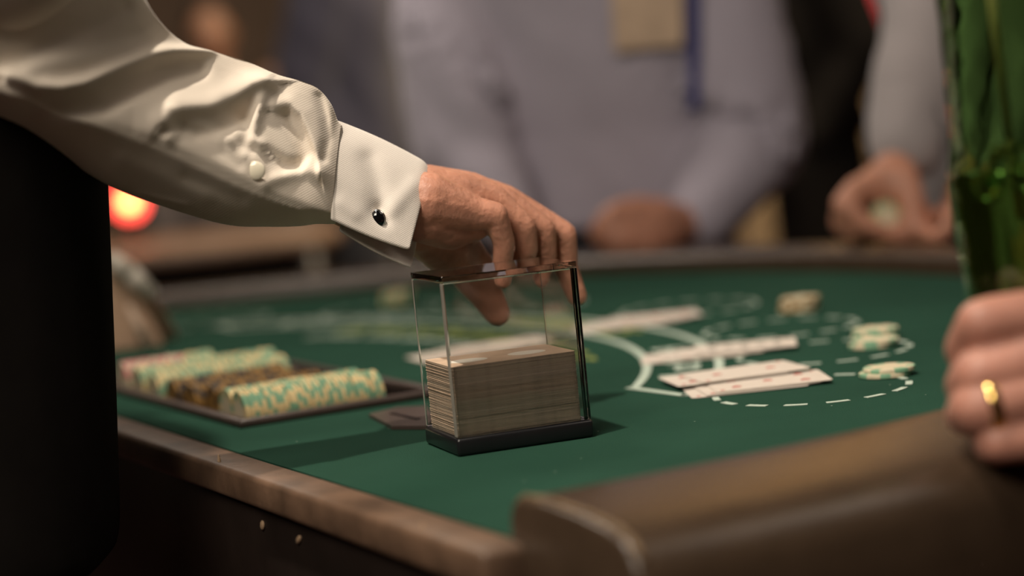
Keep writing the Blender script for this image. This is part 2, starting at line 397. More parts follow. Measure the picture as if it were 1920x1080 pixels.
for k in range(NCARD):
    me = cms[random.choice((0, 0, 1, 1, 2, 3))]
    o = bpy.data.objects.new('playing_card', me); COL.objects.link(o)
    j = random.gauss(0, .00018); jj = random.gauss(0, .0003)
    c = bl(max(-.0012, min(.0012, j))-.001, max(-.0006, min(.0006, jj))+.0022, cz0 + k*pitch_ + .0001)
    o.location = c; o.rotation_euler = (0, 0, BR + random.gauss(0, .002))
    if k == NCARD-1:
        tag(o, 'topmost tan backed playing card in the clear acrylic holder', 'playing card', 'discarded cards in the clear holder')
        for u_ in (-.024, .018):  # two flat pale ovals on the topmost card
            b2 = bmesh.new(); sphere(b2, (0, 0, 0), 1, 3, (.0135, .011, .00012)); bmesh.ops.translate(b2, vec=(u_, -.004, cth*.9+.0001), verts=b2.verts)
            m2 = bpy.data.meshes.new('back_oval'); b2.to_mesh(m2); b2.free(); m2.materials.append(oval_m); o2 = bpy.data.objects.new('back_oval', m2); COL.objects.link(o2); o2.parent = o; o2['label'] = 'pale oval'
    else:
        tag(o, 'playing card in the thick stack inside the clear holder', 'playing card', 'discarded cards in the clear holder')

# ------------------------------------------------------------------ dealt cards on the felt
face_me = card_mesh('playing_card', .0004, (card_m, card_m))
pipm = {}
for c_, mm in (('r', red_m), ('b', blk_m)):
    for n_, sp in ((5, [(-.026, .016), (-.026, -.016), (0, 0), (.026, .016), (.026, -.016)]), (8, [(-.028, .015), (-.028, -.015), (0, .015), (0, -.015), (.028, .015), (.028, -.015), (-.014, 0), (.014, 0)]), (2, [(-.022, 0), (.022, 0)])):
        b2 = bmesh.new()
        for x_, y_ in sp + [(.038, .026), (-.038, -.026)]:
            s_ = .0042 if abs(x_) < .035 else .002
            P = [Vector((x_ + s_*q[0], y_ + s_*q[1], 0)) for q in ((0, 1.2), (-.85, .25), (-.8, -.5), (-.3, -.6), (0, -.25), (.3, -.6), (.8, -.5), (.85, .25))]
            loft(b2, [[q+Vector((0, 0, z)) for q in P] for z in (.00042, .0006)])
        me = bpy.data.meshes.new('pips'); b2.to_mesh(me); b2.free(); me.materials.append(mm); pipm[(c_, n_)] = me
ORD = ['first', 'second', 'third', 'fourth', 'fifth']
def hand_cards(c0, c1, n, rz, where, grp, z0=.0007, side=None, back=None):
    L = len(where)
    for k in range(n):
        f = k/(n-1) if n > 1 else 0
        c = c0.lerp(c1, f); o = bpy.data.objects.new('playing_card', face_me); COL.objects.link(o)
        o.location = (c.x, c.y, T + z0 + k*.0010); tl = .0
        o.rotation_euler = (0, -.006*1 if n > 1 else 0, rz + random.uniform(-.06, .06))
        p_ = bpy.data.objects.new('pips', pipm[(random.choice('rb') if side is None else side, random.choice((2, 5, 8)))]); COL.objects.link(p_); p_.parent = o; p_['kind'] = 'stuff'
        tag(o, ('white playing card, %s one %s' % (ORD[k], where)), 'playing card', grp)
e1 = pz(1545, 700)
hand_cards(pz(1395, 727), pz(1440, 721), 3, .06, 'in the red pipped hand nearest the camera', 'cards of the nearest hand', side='r')
hand_cards(pz(1356, 714), pz(1396, 709), 2, .22, 'in the fan lying over the nearest hand', 'cards of the nearest hand', z0=.0042, side='r')
hand_cards(pz(1300, 668), pz(1397, 657), 4, -.05, 'in the middle hand across the printed ribbon', 'cards of the middle hand')
hand_cards(pz(1160, 612), pz(1230, 601), 4, .05, 'in the far blurred hand beyond the ribbon', 'cards of the far hand')
hand_cards(pz(860, 665), pz(945, 652), 4, .30, "in the dealer's hand behind the clear holder", "dealer's cards behind the holder")

# ------------------------------------------------------------------ chips
def chip_mesh(name, body, spot, face):
    bm = bmesh.new(); R = .0195; h = .0032; n = 32; b = .0004
    R_ = loft(bm, [ering((0, 0, z), r, r, 0, n, 2) for r, z in ((R-b, 0), (R, b), (R, h-b), (R-b, h))], cap=False)
    for ringv, flip in ((R_[0], -1), (R_[-1], 1)):
        z = ringv[0].co.z
        mid = [bm.verts.new((v.co.x*.66, v.co.y*.66, z)) for v in ringv]
        for i in range(n):
            j = (i+1) % n; q = (ringv[i], ringv[j], mid[j], mid[i]); bm.faces.new(q if flip > 0 else q[::-1])
        f = bm.faces.new(mid if flip > 0 else mid[::-1]); f.material_index = 2
    bm.faces.ensure_lookup_table()
    for f in bm.faces:
        if f.material_index == 2: continue
        c = f.calc_center_median(); t = math.atan2(c.y, c.x) % (2*PI); f.material_index = 1 if (t/(2*PI)*6) % 1 < .5 else 0
    me = bpy.data.meshes.new(name); bm.to_mesh(me); bm.free()
    for m in (body, spot, face): me.materials.append(m)
    return me
def cm(n, c): return mat(n, c, .45, noise_s=120, noise_a=.06)
green_c, yel_c, pink_c, gold_c, dark_c, crm_c, purp_c = cm('chip_green', (.20, .38, .24)), cm('chip_yellow', (.66, .52, .27)), cm('chip_pink', (.55, .16, .17)), cm('chip_gold', (.26, .14, .035)), cm('chip_black', (.03, .025, .022)), cm('chip_cream', (.62, .54, .38)), cm('chip_purple', (.22, .12, .22))
CH = {'green': chip_mesh('poker_chip', green_c, yel_c, crm_c), 'gold': chip_mesh('poker_chip', gold_c, dark_c, gold_c), 'pink': chip_mesh('poker_chip', pink_c, crm_c, crm_c), 'yellow': chip_mesh('poker_chip', yel_c, green_c, crm_c), 'cream': chip_mesh('poker_chip', green_c, crm_c, crm_c), 'tan': chip_mesh('poker_chip', gold_c, crm_c, crm_c)}
def chip(kind, loc, rot, label, group):
    o = bpy.data.objects.new('poker_chip', CH[kind]); COL.objects.link(o); o.location = loc; o.rotation_euler = rot
    return tag(o, label, 'poker chip', group)
def stack(kind, c, n, label, group, jit=.0015):
    for k in range(n):
        chip(kind, (c.x+random.uniform(-jit, jit), c.y+random.uniform(-jit, jit), T+.0005+k*.0033), (0, 0, random.random()*6), (label + ', %s chip up' % ORD[k]) if n > 1 else label, group)
def pile(kind, c, d, n, label, group):
    for k in range(n):
        q = c + d*k; chip(kind, (q.x, q.y, T+.0005+k*.0033), (0, 0, random.random()*6), label + ', ' + ORD[k] + ' up', group)
pile('cream', pz(1660, 705), Vector((.0035, .001, 0)), 2, 'green and cream poker chip on the nearest betting ring', 'chips on the nearest betting ring')
pile('cream', pz(1636, 651), Vector((.003, 0, 0)), 2, 'green and cream poker chip, front pile on the middle betting ring', 'chips on the middle betting ring')
pile('cream', pz(1640, 638), Vector((.001, .002, 0)), 3, 'green and cream poker chip, rear pile on the middle betting ring', 'chips on the middle betting ring')
pile('tan', pz(1497, 583), Vector((.001, 0, 0)), 4, 'tan poker chip in the small blurred pile past the farthest ring', 'chips past the farthest ring')
pile('yellow', pz(742, 572), Vector((.001, 0, 0)), 5, 'yellow green poker chip in the pile by the far rim behind the cuff', 'chips by the far rim')

# chip tray : ten rows
TA0, TA1, TP0, TP1 = -.343, .095, .046, .214
tray = empty('chip_tray', tuple(ap((TA0+TA1)/2, (TP0+TP1)/2))); tag(tray, "dealer's dark brown chip tray sunk in the felt, rows of chips lying in it", 'chip tray')
ca, cp = (TA0+TA1)/2, (TP0+TP1)/2
wa, wp = TA1-TA0, TP1-TP0
for (a, p, sa, sp) in ((TA0, cp, .010, wp+.010), (TA1, cp, .010, wp+.010), (ca, TP0, wa-.010, .010), (ca, TP1, wa-.010, .010)):
    bm = bmesh.new(); box(bm, ap(a, p, .003), (sp, sa, .007), TROT, .002, 2); obj('rim', bm, traym, tray)
cb = bmesh.new(); box(cb, ap(ca, cp, -.0), (wp, wa, .09), TROT); cut = obj('cut', cb, traym, None, False)
for o in (felt_o, body_o):
    md = o.modifiers.new('b', 'BOOLEAN'); md.object = cut; md.operation = 'DIFFERENCE'; md.solver = 'EXACT'
    me = bpy.data.meshes.new_from_object(o.evaluated_get(bpy.context.evaluated_depsgraph_get())); o.modifiers.clear(); o.data = me
bpy.data.objects.remove(cut)
for (a, p, sa, sp) in ((TA0, cp, .004, wp), (TA1, cp, .004, wp), (ca, TP0, wa, .004), (ca, TP1, wa, .004)):
    bm = bmesh.new(); box(bm, ap(a, p, -.016), (sp, sa, .036), TROT); obj('side_wall', bm, traym, tray)
NRW = 10; pitch_r = (wa-.010)/NRW
bm = bmesh.new()
P = []
for i in range(NRW):
    a0 = TA0+.005+pitch_r*i
    for k in range(9):
        t = PI*k/8; P.append((a0+pitch_r/2-math.cos(t)*pitch_r/2*.97, .0-math.sin(t)*.022-.008))
top = []
for s_, p in ((0, TP0+.005), (1, TP1-.005)):
    top.append([bm.verts.new(ap(a, p, z)) for a, z in P])
for i in range(len(P)-1): bm.faces.new((top[0][i], top[0][i+1], top[1][i+1], top[1][i]))
obj('row_bed', bm, traym, tray)
dark_tray = traym
rows = [('green', 32, 0, -.001), ('green', 31, .002, -.003), ('gold', 27, .012, -.009), ('gold', 26, .018, -.010), ('gold', 27, .012, -.010), ('gold', 28, .010, -.009), ('yellow', 34, .006, -.006), ('yellow', 36, .004, -.003), ('pink', 24, .002, -.001), None]
rows[0] = ('green', 32, -.002, -.001)
names = {'green': 'green and yellow striped', 'gold': 'dull gold and black', 'yellow': 'yellow and green', 'pink': 'pink and cream'}
wh_ = 0
where = ['nearest tray row', 'second row from the near end', 'third row from the near end', 'fourth row from the near end', 'fifth row from the near end', 'sixth row from the near end', 'seventh row from the near end', 'eighth row from the near end', 'ninth row from the near end']
qT = Vector((0, 0, 1)).rotation_difference(EN)
for i, rw in enumerate(rows):
    if not rw: continue
    kd, n, p0, z = rw; a = TA0+.005+pitch_r*(i+.5)
    for k in range(n):
        q = qT @ Matrix.Rotation(random.random()*6.28, 3, 'Z').to_quaternion()
        tl = Matrix.Rotation(random.uniform(-.03, .03), 3, EA).to_quaternion()
        kk = kd
        if i == 8 and k > 15: kk = 'yellow'
        o = chip(kk, ap(a+random.uniform(-.0008, .0008), TP0+.008+p0+k*.0037, z+.0075+random.uniform(-.0006, .0006)), (0, 0, 0), '%s chip on edge in the %s' % (names[kk], where[i]), 'chips in the %s' % where[i])
        o.rotation_mode = 'QUATERNION'; o.rotation_quaternion = tl @ q

# drop slot plate
c = ap(-.395, .155, .001)
sl = empty('slot_plate', tuple(c)); tag(sl, 'dark brown money slot plate lying on the felt behind the card holder', 'slot plate')
bm = bmesh.new(); P = [pz(692, 783), pz(735, 806), pz(800, 806), pz(815, 790), pz(800, 768), pz(745, 770)]
loft(bm, [[q+Vector((0, 0, z)) for q in P] for z in (.0003, .003)]); obj('plate', bm, traym, sl, False)
bm = bmesh.new(); box(bm, pz(760, 788)+Vector((0, 0, .0034)), (.004, .05, .0008), TROT, .0003, 1); obj('slot', bm, blackpl_m, sl, False)

# table sign beside the dealer
c = ap(.43, .17, 0)
sg = empty('table_sign', tuple(c)); tag(sg, 'tan tent shaped table sign with pale strip on top beside the dealer', 'sign')
sandm = mat('tan_card', (.46, .30, .20), .6, noise_s=12, noise_a=.2)
YS = 2.36
bm = bmesh.new()
tri = [dp(120, 665, YS), dp(305, 648, YS), dp(300, 630, YS), dp(237, 500, YS), dp(205, 480, YS), dp(150, 520, YS)]
tri[0].z = T+.001; tri[1].z = T+.001
loft(bm, [[q + Vector((0, d, 0)) for q in tri] for d in (0, .004)]); obj('front_panel', bm, sandm, sg, False)
bm = bmesh.new(); loft(bm, [[q + Vector((.006, .02 + .05*(max(0, (tri[4].z - q.z))/.1), 0)) for q in tri], [q + Vector((.006, .024 + .05*(max(0, (tri[4].z - q.z))/.1), 0)) for q in tri]]); obj('rear_panel', bm, sandm, sg, False)
bm = bmesh.new(); chain(bm, [dp(212, 490, YS-.01), dp(245, 515, YS-.01), dp(280, 545, YS-.01)], [.011, .012, .009], 12, 2); obj('top_strip', bm, mat('pale_grey_paper', (.42, .38, .32), .6, noise_s=30), sg)
bm = bmesh.new(); chain(bm, [dp(242, 575, YS-.004), dp(275, 640, YS-.004)], [.0035, .007], 10, 2); obj('painted_highlight', bm, mat('pale_highlight', (.62, .46, .35), .5), sg)  # diagonal highlight on the sign, put in as a pale streak of its own

# ------------------------------------------------------------------ people
def fold_noise(me, amp, sc, seed=0):
    me.update()
    for v in me.vertices:
        p = v.co*(sc*.7) + Vector((seed*7.3, 0, 0)); q = Vector((p.x*1.5+p.z*1.1, p.y*1.5, p.z*.7-p.x*.5))
        d = noise.noise(q)*1.5 + .35*noise.noise(q*2.1)
        v.co += v.normal*(d*amp+.004)
def body_pts(x, y, f, H, lean=0):
    s = H/1.76; R = Matrix.Rotation(f, 3, 'Z')     # facing -Y at f = 0
    def L(px, py, pz_): return Vector((x, y, 0)) + R @ Vector((px*s, py*s + 0, pz_*s)) + R @ Vector((0, -lean*max(0, pz_-.9)*s, 0))
    return L, s, R
def person(nm, label, x, y, f, H, top_m, leg_m, sk=None, arms=(None, None), lean=0, vox=.009, hands=(True, True), pocket=False, extra=None, fine=None, sleeve=True, sl_r=1.0, group=None, torso_w=1.0, vest=None, folds=.008, upper=None):
    sk = sk or skin_m
    L, s, R = body_pts(x, y, f, H, lean); bm = bmesh.new()
    def rg(pz_, rx, ry, py=0): 
        c = L(0, py, pz_); return ering(c, rx*s*torso_w, ry*s, f)
    torso = [(.84, .145, .10, 0), (.95, .165, .115, .005), (1.08, .145, .10, 0), (1.22, .155, .108, 0), (1.34, .172, .112, 0), (1.42, .168, .095, 0), (1.475, .11, .07, .005), (1.50, .06, .058, .01)]
    loft(bm, [rg(*q) for q in torso])
    for sd in (-1, 1):
        chain(bm, [L(sd*.09, 0, .90), L(sd*.10, -.01, .50), L(sd*.10, .015, .10)], [.085*s, .058*s, .036*s])
        chain(bm, [L(sd*.10, .03, .045), L(sd*.11, -.10, .035)], [.036*s, .030*s])
    chain(bm, [L(0, .012, 1.44), L(0, .0, 1.57)], [.060*s, .054*s])
    # head
    hc = L(0, -.005, 1.645); M3 = R.to_4x4()
    sphere(bm, hc, .1*s, 3, (.76, .95, 1.12), M3)
    sphere(bm, L(0, -.03, 1.585), .07*s, 2, (.78, .95, .85), M3)
    chain(bm, [L(0, -.095, 1.655), L(0, -.110, 1.618)], [.009*s, .013*s], 8)
    for sd in (-1, 1):
        sphere(bm, L(sd*.078, .008, 1.635), .03*s, 2, (.35, .6, 1.05), M3)
        sphere(bm, L(sd*.028, -.086, 1.672), .018*s, 1, (1.3, .5, .5), M3)
    sh = [L(-.175, 0, 1.40), L(.175, 0, 1.40)]
    AR = []
    for i in (0, 1):
        sd = (-1, 1)[i]
        if arms[i] is None: a = [sh[i], L(sd*.235, .02, 1.12), L(sd*.225, -.05, .88)]
        else: a = [sh[i]] + [Vector(q) for q in arms[i][:2]]
        if pocket: a = [sh[i], L(sd*.21, .07, 1.14), L(sd*.15, -.04, .93)]
        AR.append(a)
        if not (fine and i in fine): chain(bm, a, [.055*s, .043*s, .027*s])
        else: chain(bm, [a[0], a[1]], [.055*s, .040*s])
        if hands[i]:
            if arms[i] is None or len(arms[i]) < 3:
                d = (a[2]-a[1]).normalized(); w_ = a[2]; sdv = (R @ Vector((0, -1, 0))); pd = d.cross(sdv).normalized()
                chain(bm, [w_, w_+d*.045*s], [.026*s, .034*s])
                for q in range(4):
                    o_ = sdv*((q-1.5)*.019*s); b_ = w_+d*.07*s+o_; ln = (.065, .075, .072, .055)[q]*s
                    chain(bm, [w_+d*.02*s+o_*.6, b_, b_+d*ln*.5-pd*.004*sd, b_+d*ln*.9+pd*.012*sd], [.013*s, .011*s, .009*s, .0075*s], 8, 1)
                chain(bm, [w_+d*.01*s, w_+d*.045*s+sdv*.04*s, w_+d*.08*s+sdv*.05*s], [.015*s, .012*s, .010*s], 8, 1)
    if extra: extra(bm)
    me = remesh(bm, vox, 5)
    parts = [me]
    if fine:
        for i, fn in fine.items(): parts.append(fn)
    bme = join_meshes(parts, 'person') if len(parts) > 1 else me
    b = link('person', bme, sk); tag(b, label, 'person', group)
    # trousers
    bm = bmesh.new(); loft(bm, [rg(z, rx+.014, ry+.014, py) for z, rx, ry, py in ((.80, .15, .105, 0), (.90, .16, .11, 0), (.965, .15, .10, 0))])
    for sd in (-1, 1): chain(bm, [L(sd*.088, 0, .88), L(sd*.10, -.01, .50), L(sd*.10, .015, .07)], [.103*s, .078*s, .066*s])
    wparent(link('trousers', remesh(bm, max(vox, .011), 5), leg_m), b)
    for sd in (-1, 1):
        bm = bmesh.new(); chain(bm, [L(sd*.10, .035, .045), L(sd*.11, -.06, .048), L(sd*.112, -.12, .038)], [.043*s, .042*s, .036*s]); wparent(link('shoe', remesh(bm, .009, 4), shoe_m), b)
    # shirt
    bm = bmesh.new(); loft(bm, [rg(z, rx+.02, ry+.02, py) for z, rx, ry, py in torso[1:6]] + [rg(1.47, .115, .082, .005), rg(1.50, .074, .072, .01)])
    for i in (0, 1):
        if sleeve is True or (sleeve and i in sleeve):
            a = AR[i]; wr = a[2] + (a[1]-a[2]).normalized()*.012
            chain(bm, [a[0], a[1], a[1].lerp(wr, .5), wr], [.074*s*sl_r, .066*s*sl_r, .058*s*sl_r, .042*s*sl_r])
    if upper: chain(bm, [AR[upper[0]][0], Vector(upper[1])], [.078*s, upper[2]])
    me = remesh(bm, max(vox, .008), 6); fold_noise(me, folds, 7, len(label))
    wparent(link('jacket' if top_m in (navy_m, grey_m) else 'shirt', me, top_m), b)
    if vest:
        bm = bmesh.new(); loft(bm, [rg(z, rx+.034, ry+.034, py) for z, rx, ry, py in ((.88, .162, .112, 0), (.98, .160, .122, 0), (1.08, .160, .130, 0), (1.22, .170, .14, 0), (1.34, .172, .138, 0), (1.42, .135, .105, 0), (1.47, .09, .07, .005))])
        wparent(link('vest', remesh(bm, .010, 6), vest), b)
    # hair, eyes, mouth
    bm = bmesh.new(); sphere(bm, L(0, .018, 1.675), .103*s, 3, (.80, .93, 1.0), M3)
    wparent(obj('hair', bm, hair_m), b)
    for sd in (-1, 1):
        bm = bmesh.new(); sphere(bm, L(sd*.030, -.078, 1.653), .0125*s, 2); e_ = wparent(obj('eye', bm, eye_m), b)
        bm = bmesh.new(); sphere(bm, L(sd*.030, -.0862, 1.653), .0055*s, 2); i_ = obj('iris', bm, iris_m); i_.parent = e_
    bm = bmesh.new(); sphere(bm, L(0, -.096, 1.588), .022*s, 2, (1, .3, .3), M3); wparent(obj('mouth', bm, lip_m), b)
    return b, L, s, R
def fingers(bm, lst, k=1.0, seg=12):
    for pts, rad in lst: chain(bm, [dp(*q) for q in pts], [r*k for r in rad], seg, 2)
def badge_line(*a): pass

# ---- dealer: right arm reaching over the table, hand behind the card holder
hb = bmesh.new()
fingers(hb, [
    ([(640, 335, 1.482), (800, 380, 1.498)], [.0195, .0205]),                                             # forearm into wrist
    ([(640, 305, 1.492), (790, 352, 1.515)], [.018, .0145]),
    ([(650, 370, 1.50), (790, 432, 1.535)], [.022, .018]),
    ([(800, 375, 1.492), (850, 388, 1.498), (890, 400, 1.502), (928, 402, 1.503), (945, 455, 1.512), (940, 525, 1.522)], [.0205, .0165, .0125, .0095, .0082, .0068]),   # little finger
    ([(800, 352, 1.508), (870, 362, 1.52), (925, 375, 1.527), (982, 425, 1.530), (988, 468, 1.535), (972, 500, 1.54)], [.0165, .0145, .0115, .0095, .0085, .0075]),      # ring finger
    ([(800, 350, 1.53), (880, 358, 1.54), (942, 378, 1.547), (1018, 430, 1.553), (1022, 478, 1.556), (1015, 522, 1.556)], [.0165, .0145, .0120, .0098, .0088, .0076]),    # middle
    ([(810, 352, 1.55), (880, 360, 1.56), (945, 376, 1.568), (1056, 440, 1.575), (1062, 500, 1.578), (1084, 556, 1.58)], [.0165, .0145, .0125, .0105, .0088, .0072]),     # index
    ([(795, 405, 1.50), (845, 425, 1.515), (893, 425, 1.515)], [.020, .0175, .0105]),                   # heel of the hand
    ([(800, 432, 1.545), (840, 452, 1.555), (872, 500, 1.57), (905, 545, 1.578), (930, 588, 1.58)], [.020, .021, .0165, .0135, .0100]),                 # thumb
    ([(830, 420, 1.55), (900, 410, 1.56)], [.022, .014]),
    ([(805, 440, 1.545), (850, 470, 1.565), (890, 500, 1.575)], [.020, .022, .015]),
])
hand_me = remesh(hb, .0017, 7, .45)
el = dp(95, 120, 1.37); wr = dp(640, 330, 1.47)
arm_fix = el
DF = math.atan2(EN.y, EN.x) + PI/2          # body faces across the table
dx, dy = -.448, 1.455
dealer, DL, ds, DR = person('dealer', 'dealer in cream french cuff shirt and black vest reaching over behind the card holder', dx, dy, DF, 1.80, cream_m, black_m,
    arms=((el, wr), None), fine={0: hand_me}, sleeve={1}, upper=(0, (dp(120, -420, 1.27)+dp(-260, -60, 1.27))/2 + (dp(210, -160, 1.31)-dp(120, -420, 1.27))*.3, .074), vest=black_m, hands=(False, True), vox=.010)
# sleeve: outline by sections, then folds
secs = [  # top px, bottom px, Y, depth radius
    ((120, -420), (-260, -60), 1.27, .070), ((210, -160), (-170, 90), 1.31, .068), ((262, -20), (-60, 205), 1.335, .066), ((300, 42), (50, 255), 1.355, .062), ((345, 80), (130, 303), 1.375, .058), ((400, 97), (210, 350), 1.392, .054),
    ((462, 115), (315, 390), 1.410, .050), ((520, 140), (425, 421), 1.425, .046), ((568, 153), (505, 425), 1.438, .043), ((598, 168), (560, 424), 1.447, .040), ((620, 195), (592, 420), 1.452, .037), ((632, 225), (616, 420), 1.457, .034), ((640, 235), (628, 420), 1.460, .031)]
def resample(idx, n=14):
    return catmull([Vector((s[0][0], s[0][1], 0)) for s in secs] if idx == 0 else [Vector((s[1][0], s[1][1], 0)) for s in secs] if idx == 1 else [Vector((s[2], s[3], 0)) for s in secs], n)
TT, BB, DD = resample(0), resample(1), resample(2)
folds = [  # polyline px, width px, height mm (towards the viewer), lop-sidedness
    ([(20, 150), (75, 172), (120, 176), (165, 168), (230, 140), (300, 113), (350, 103), (400, 98)], 12, 13.0, 1),
    ([(60, 200), (120, 205), (190, 195), (260, 165), (320, 142), (370, 130)], 20, -7.5),
    ([(10, 120), (60, 92), (110, 68), (170, 45), (230, 10)], 24, -5.0),
    ([(60, 130), (120, 120), (180, 110), (240, 90)], 20, 3.5),
    ([(-20, 60), (20, 32), (60, 28), (110, 5), (140, -30)], 20, 7.0),
    ([(316, 232), (340, 210), (398, 206), (438, 192), (478, 166), (514, 160)], 18, 9, 1),
    ([(345, 246), (400, 244), (445, 228), (470, 200)], 16, -6.0),
    ([(440, 210), (462, 222), (466, 250), (456, 272)], 16, -7),
    ([(508, 160), (492, 195), (480, 230), (474, 262), (490, 275)], 16, 7.0, -1),
    ([(535, 215), (545, 235), (560, 262), (570, 290), (560, 312), (535, 312), (505, 295), (478, 282)], 13, -6),
    ([(520, 205), (545, 200), (568, 220), (582, 250), (598, 290), (604, 330)], 12, 5.5, 1),
    ([(600, 180), (610, 220), (614, 260), (608, 300)], 10, -5.0),
    ([(320, 208), (360, 225), (400, 245), (440, 268), (462, 292)], 5, 1.6),
    ([(318, 262), (335, 248), (352, 250)], 10, 3.5),
    ([(500, 345), (540, 330), (575, 320), (600, 330)], 12, 3.5),
    ([(330, 235), (360, 250), (420, 285), (450, 310)], 10, -1.5),
    ([(262, 365), (300, 375), (350, 385)], 8, 2.5), ([(350, 330), (400, 350), (450, 372)], 14, -2.0), ([(230, 300), (300, 330), (380, 372)], 18, 2.2),
    ([(247, 205), (249, 225), (252, 245)], 3, -1.4),
]
placket = [(-400, 60), (0, 150), (120, 200), (252, 247), (312, 270), (400, 312), (500, 360), (560, 383), (612, 402), (660, 420)]
def seg_d(px, py, pl_):
    best = 1e9; sgn = 1
    for (x0, y0), (x1, y1) in zip(pl_, pl_[1:]):
        dx_, dy_ = x1-x0, y1-y0; t = max(0, min(1, ((px-x0)*dx_+(py-y0)*dy_)/(dx_*dx_+dy_*dy_)))
        qx, qy = x0+t*dx_-px, y0+t*dy_-py; d = math.hypot(qx, qy)
        if d < best: best = d; sgn = 1 if dx_*(-qy)-dy_*(-qx) > 0 else -1
    return best, sgn
def px_of(p):
    v = p-CAM; z = v.dot(fwd); return 960+F*v.dot(CR)/z, 540-F*v.dot(CU)/z
NS = 150
U0 = []
for t_, b_, d_ in zip(TT, BB, DD):
    a = dp(t_.x, t_.y, d_.x); b = dp(b_.x, b_.y, d_.x); u0_ = -.75
    for kk in range(401):
        uu = 1-kk/200; x_, y_ = px_of((a+b)/2 + (a-b)/2*uu); d, s_ = seg_d(x_, y_, placket)
        if s_ > 0: u0_ = uu; break
    U0.append(max(-.72, min(.1, u0_)))
for q in range(40): U0 = [U0[0]] + [(U0[i-1]+U0[i]*2+U0[i+1])/4 for i in range(1, len(U0)-1)] + [U0[-1]]
rings = []
for k, (t_, b_, d_) in enumerate(zip(TT, BB, DD)):
    a = dp(t_.x, t_.y, d_.x); b = dp(b_.x, b_.y, d_.x); c = (a+b)/2; h = (a-b)/2; dv = Vector((0, d_.y, 0))
    fu = k/(len(TT)-1)
    rg = []
    u0_ = U0[k]; mixs = max(0, min(1, (fu+.05)/.3))
    for i in range(NS):
        t = 2*PI*i/NS; ct, st = math.cos(t), math.sin(t)
        pw = .86; u_ = math.copysign(abs(ct)**1.0, ct); v_ = math.copysign(abs(st)**pw, st)
        if v_ < 0 and mixs > 0:
            if u_ > u0_: vs = 1-((u_-u0_)/(1-u0_))**1.45
            else: vs = max(0, 1-(u0_-u_)/(1+u0_))**.62
            v_ = v_*(1-mixs) - mixs*(vs*1.12 + .0)
            v_ = min(v_, -1e-4)
        q = c + h*u_ + dv*v_
        if v_ < 0:
            x_, y_ = px_of(q); wgt = min(1, abs(st)*1.8); hh = 0
            for pl_, wd, am, *lop in folds:
                bxs = [p_[0] for p_ in pl_]
                if x_ < min(bxs)-5*wd or x_ > max(bxs)+5*wd: continue
                d, s_ = seg_d(x_, y_, pl_)
                if lop:
                    w2 = 1.9*wd if s_*lop[0] < 0 else .55*wd
                    if d < 3*w2: hh += am*math.exp(-(d/w2)**2)
                elif d < 3*wd: hh += am*math.exp(-(d/wd)**2)
            d, s_ = seg_d(x_, y_, placket); env = max(0, min(1, (x_-180)/90))
            hh += env*(3.0/(1+math.exp(max(-30, min(30, s_*d/2.2)))) - 1.0 - (0 if s_ < 0 else 2.0*(1-math.exp(-d/20))))   # the placket overlaps the under side
            q = q + Vector((0, -1, .25))*(hh*.001*wgt)
        else:
            q = q + dv.normalized()*.004*noise.noise(q*25)
        rg.append(q)
    rings.append(rg)
bm = bmesh.new(); loft(bm, rings); bmesh.ops.recalc_face_normals(bm, faces=bm.faces)
slv = wparent(obj('sleeve', bm, cream_m), dealer)
# sleeve placket button
def on_surface(x, y, o):      # point of a garment's near side
    best = min(((px_of(v.co), v.co.y) for v in o.data.vertices if v.co.z > T and v.co.x < .2), key=lambda q: (q[0][0]-x)**2 + (q[0][1]-y)**2 + (q[1]-1.35)*400)
    return dp(x, y, best[1])
c = on_surface(480, 320, slv) + Vector((0, -.0012, 0))
bm = bmesh.new(); sphere(bm, (0, 0, 0), 1, 3, (.0062, .0016, .0062)); bmesh.ops.translate(bm, vec=c, verts=bm.verts); btn = wparent(obj('button', bm, pearl_m), slv)
# cuff : front panel, roll over the top, back panel; meets in a pinch at the bottom
def cuff_ring(tp, fb, bb, Yf, Yb, bulge, n=30):
    top = dp(tp[0], tp[1], Yf+.052); f = dp(fb[0], fb[1], Yf-.004); b = dp(bb[0], bb[1], Yf+.012)
    H_ = (top-f); pts_ = []
    ctrl = [f, f.lerp(top, .22)+Vector((0, -bulge*.16, 0)), f.lerp(top, .5)+Vector((0, -bulge*.36, 0)), f.lerp(top, .8)+Vector((0, -bulge*.46, 0)), f.lerp(top, .965)+Vector((0, -bulge*.26, 0)), top,
            f.lerp(top, .95)+Vector((0, bulge*.4, 0)), f.lerp(top, .7)+Vector((0, bulge*1.25, 0)), f.lerp(top, .4)+Vector((0, bulge*1.6, 0)), b.lerp(top, .14)+Vector((0, bulge*.9, 0)), b]
    return catmull(ctrl, 6)
crs = []
tl, tr, br_, blo = (631, 228), (808, 312), (768, 470), (620, 412)
kb = (636, 432); kbr = (770, 502)
NC = 26
for k in range(NC+1):
    f = k/NC
    tx, ty = tl[0]+(tr[0]-tl[0])*f, tl[1]+(tr[1]-tl[1])*f - 5*math.sin(PI*f)
    if f > .9: ty += 14*((f-.9)/.1)**2; tx -= 2*((f-.9)/.1)**2
    bx_, by_ = blo[0]+(br_[0]-blo[0])*f, blo[1]+(br_[1]-blo[1])*f + 4*math.sin(PI*f)
    if f > .93: by_ -= 3*((f-.93)/.07)**2
    kx, ky = kb[0]+(kbr[0]-kb[0])*f, kb[1]+(kbr[1]-kb[1])*f + 5*math.sin(PI*f)
    crs.append(cuff_ring((tx, ty), (bx_, by_), (kx, ky), 1.424+.034*f, 1.452+.046*f, .034-.003*f))
bm = bmesh.new(); loft(bm, crs, cap=False, closed=False)
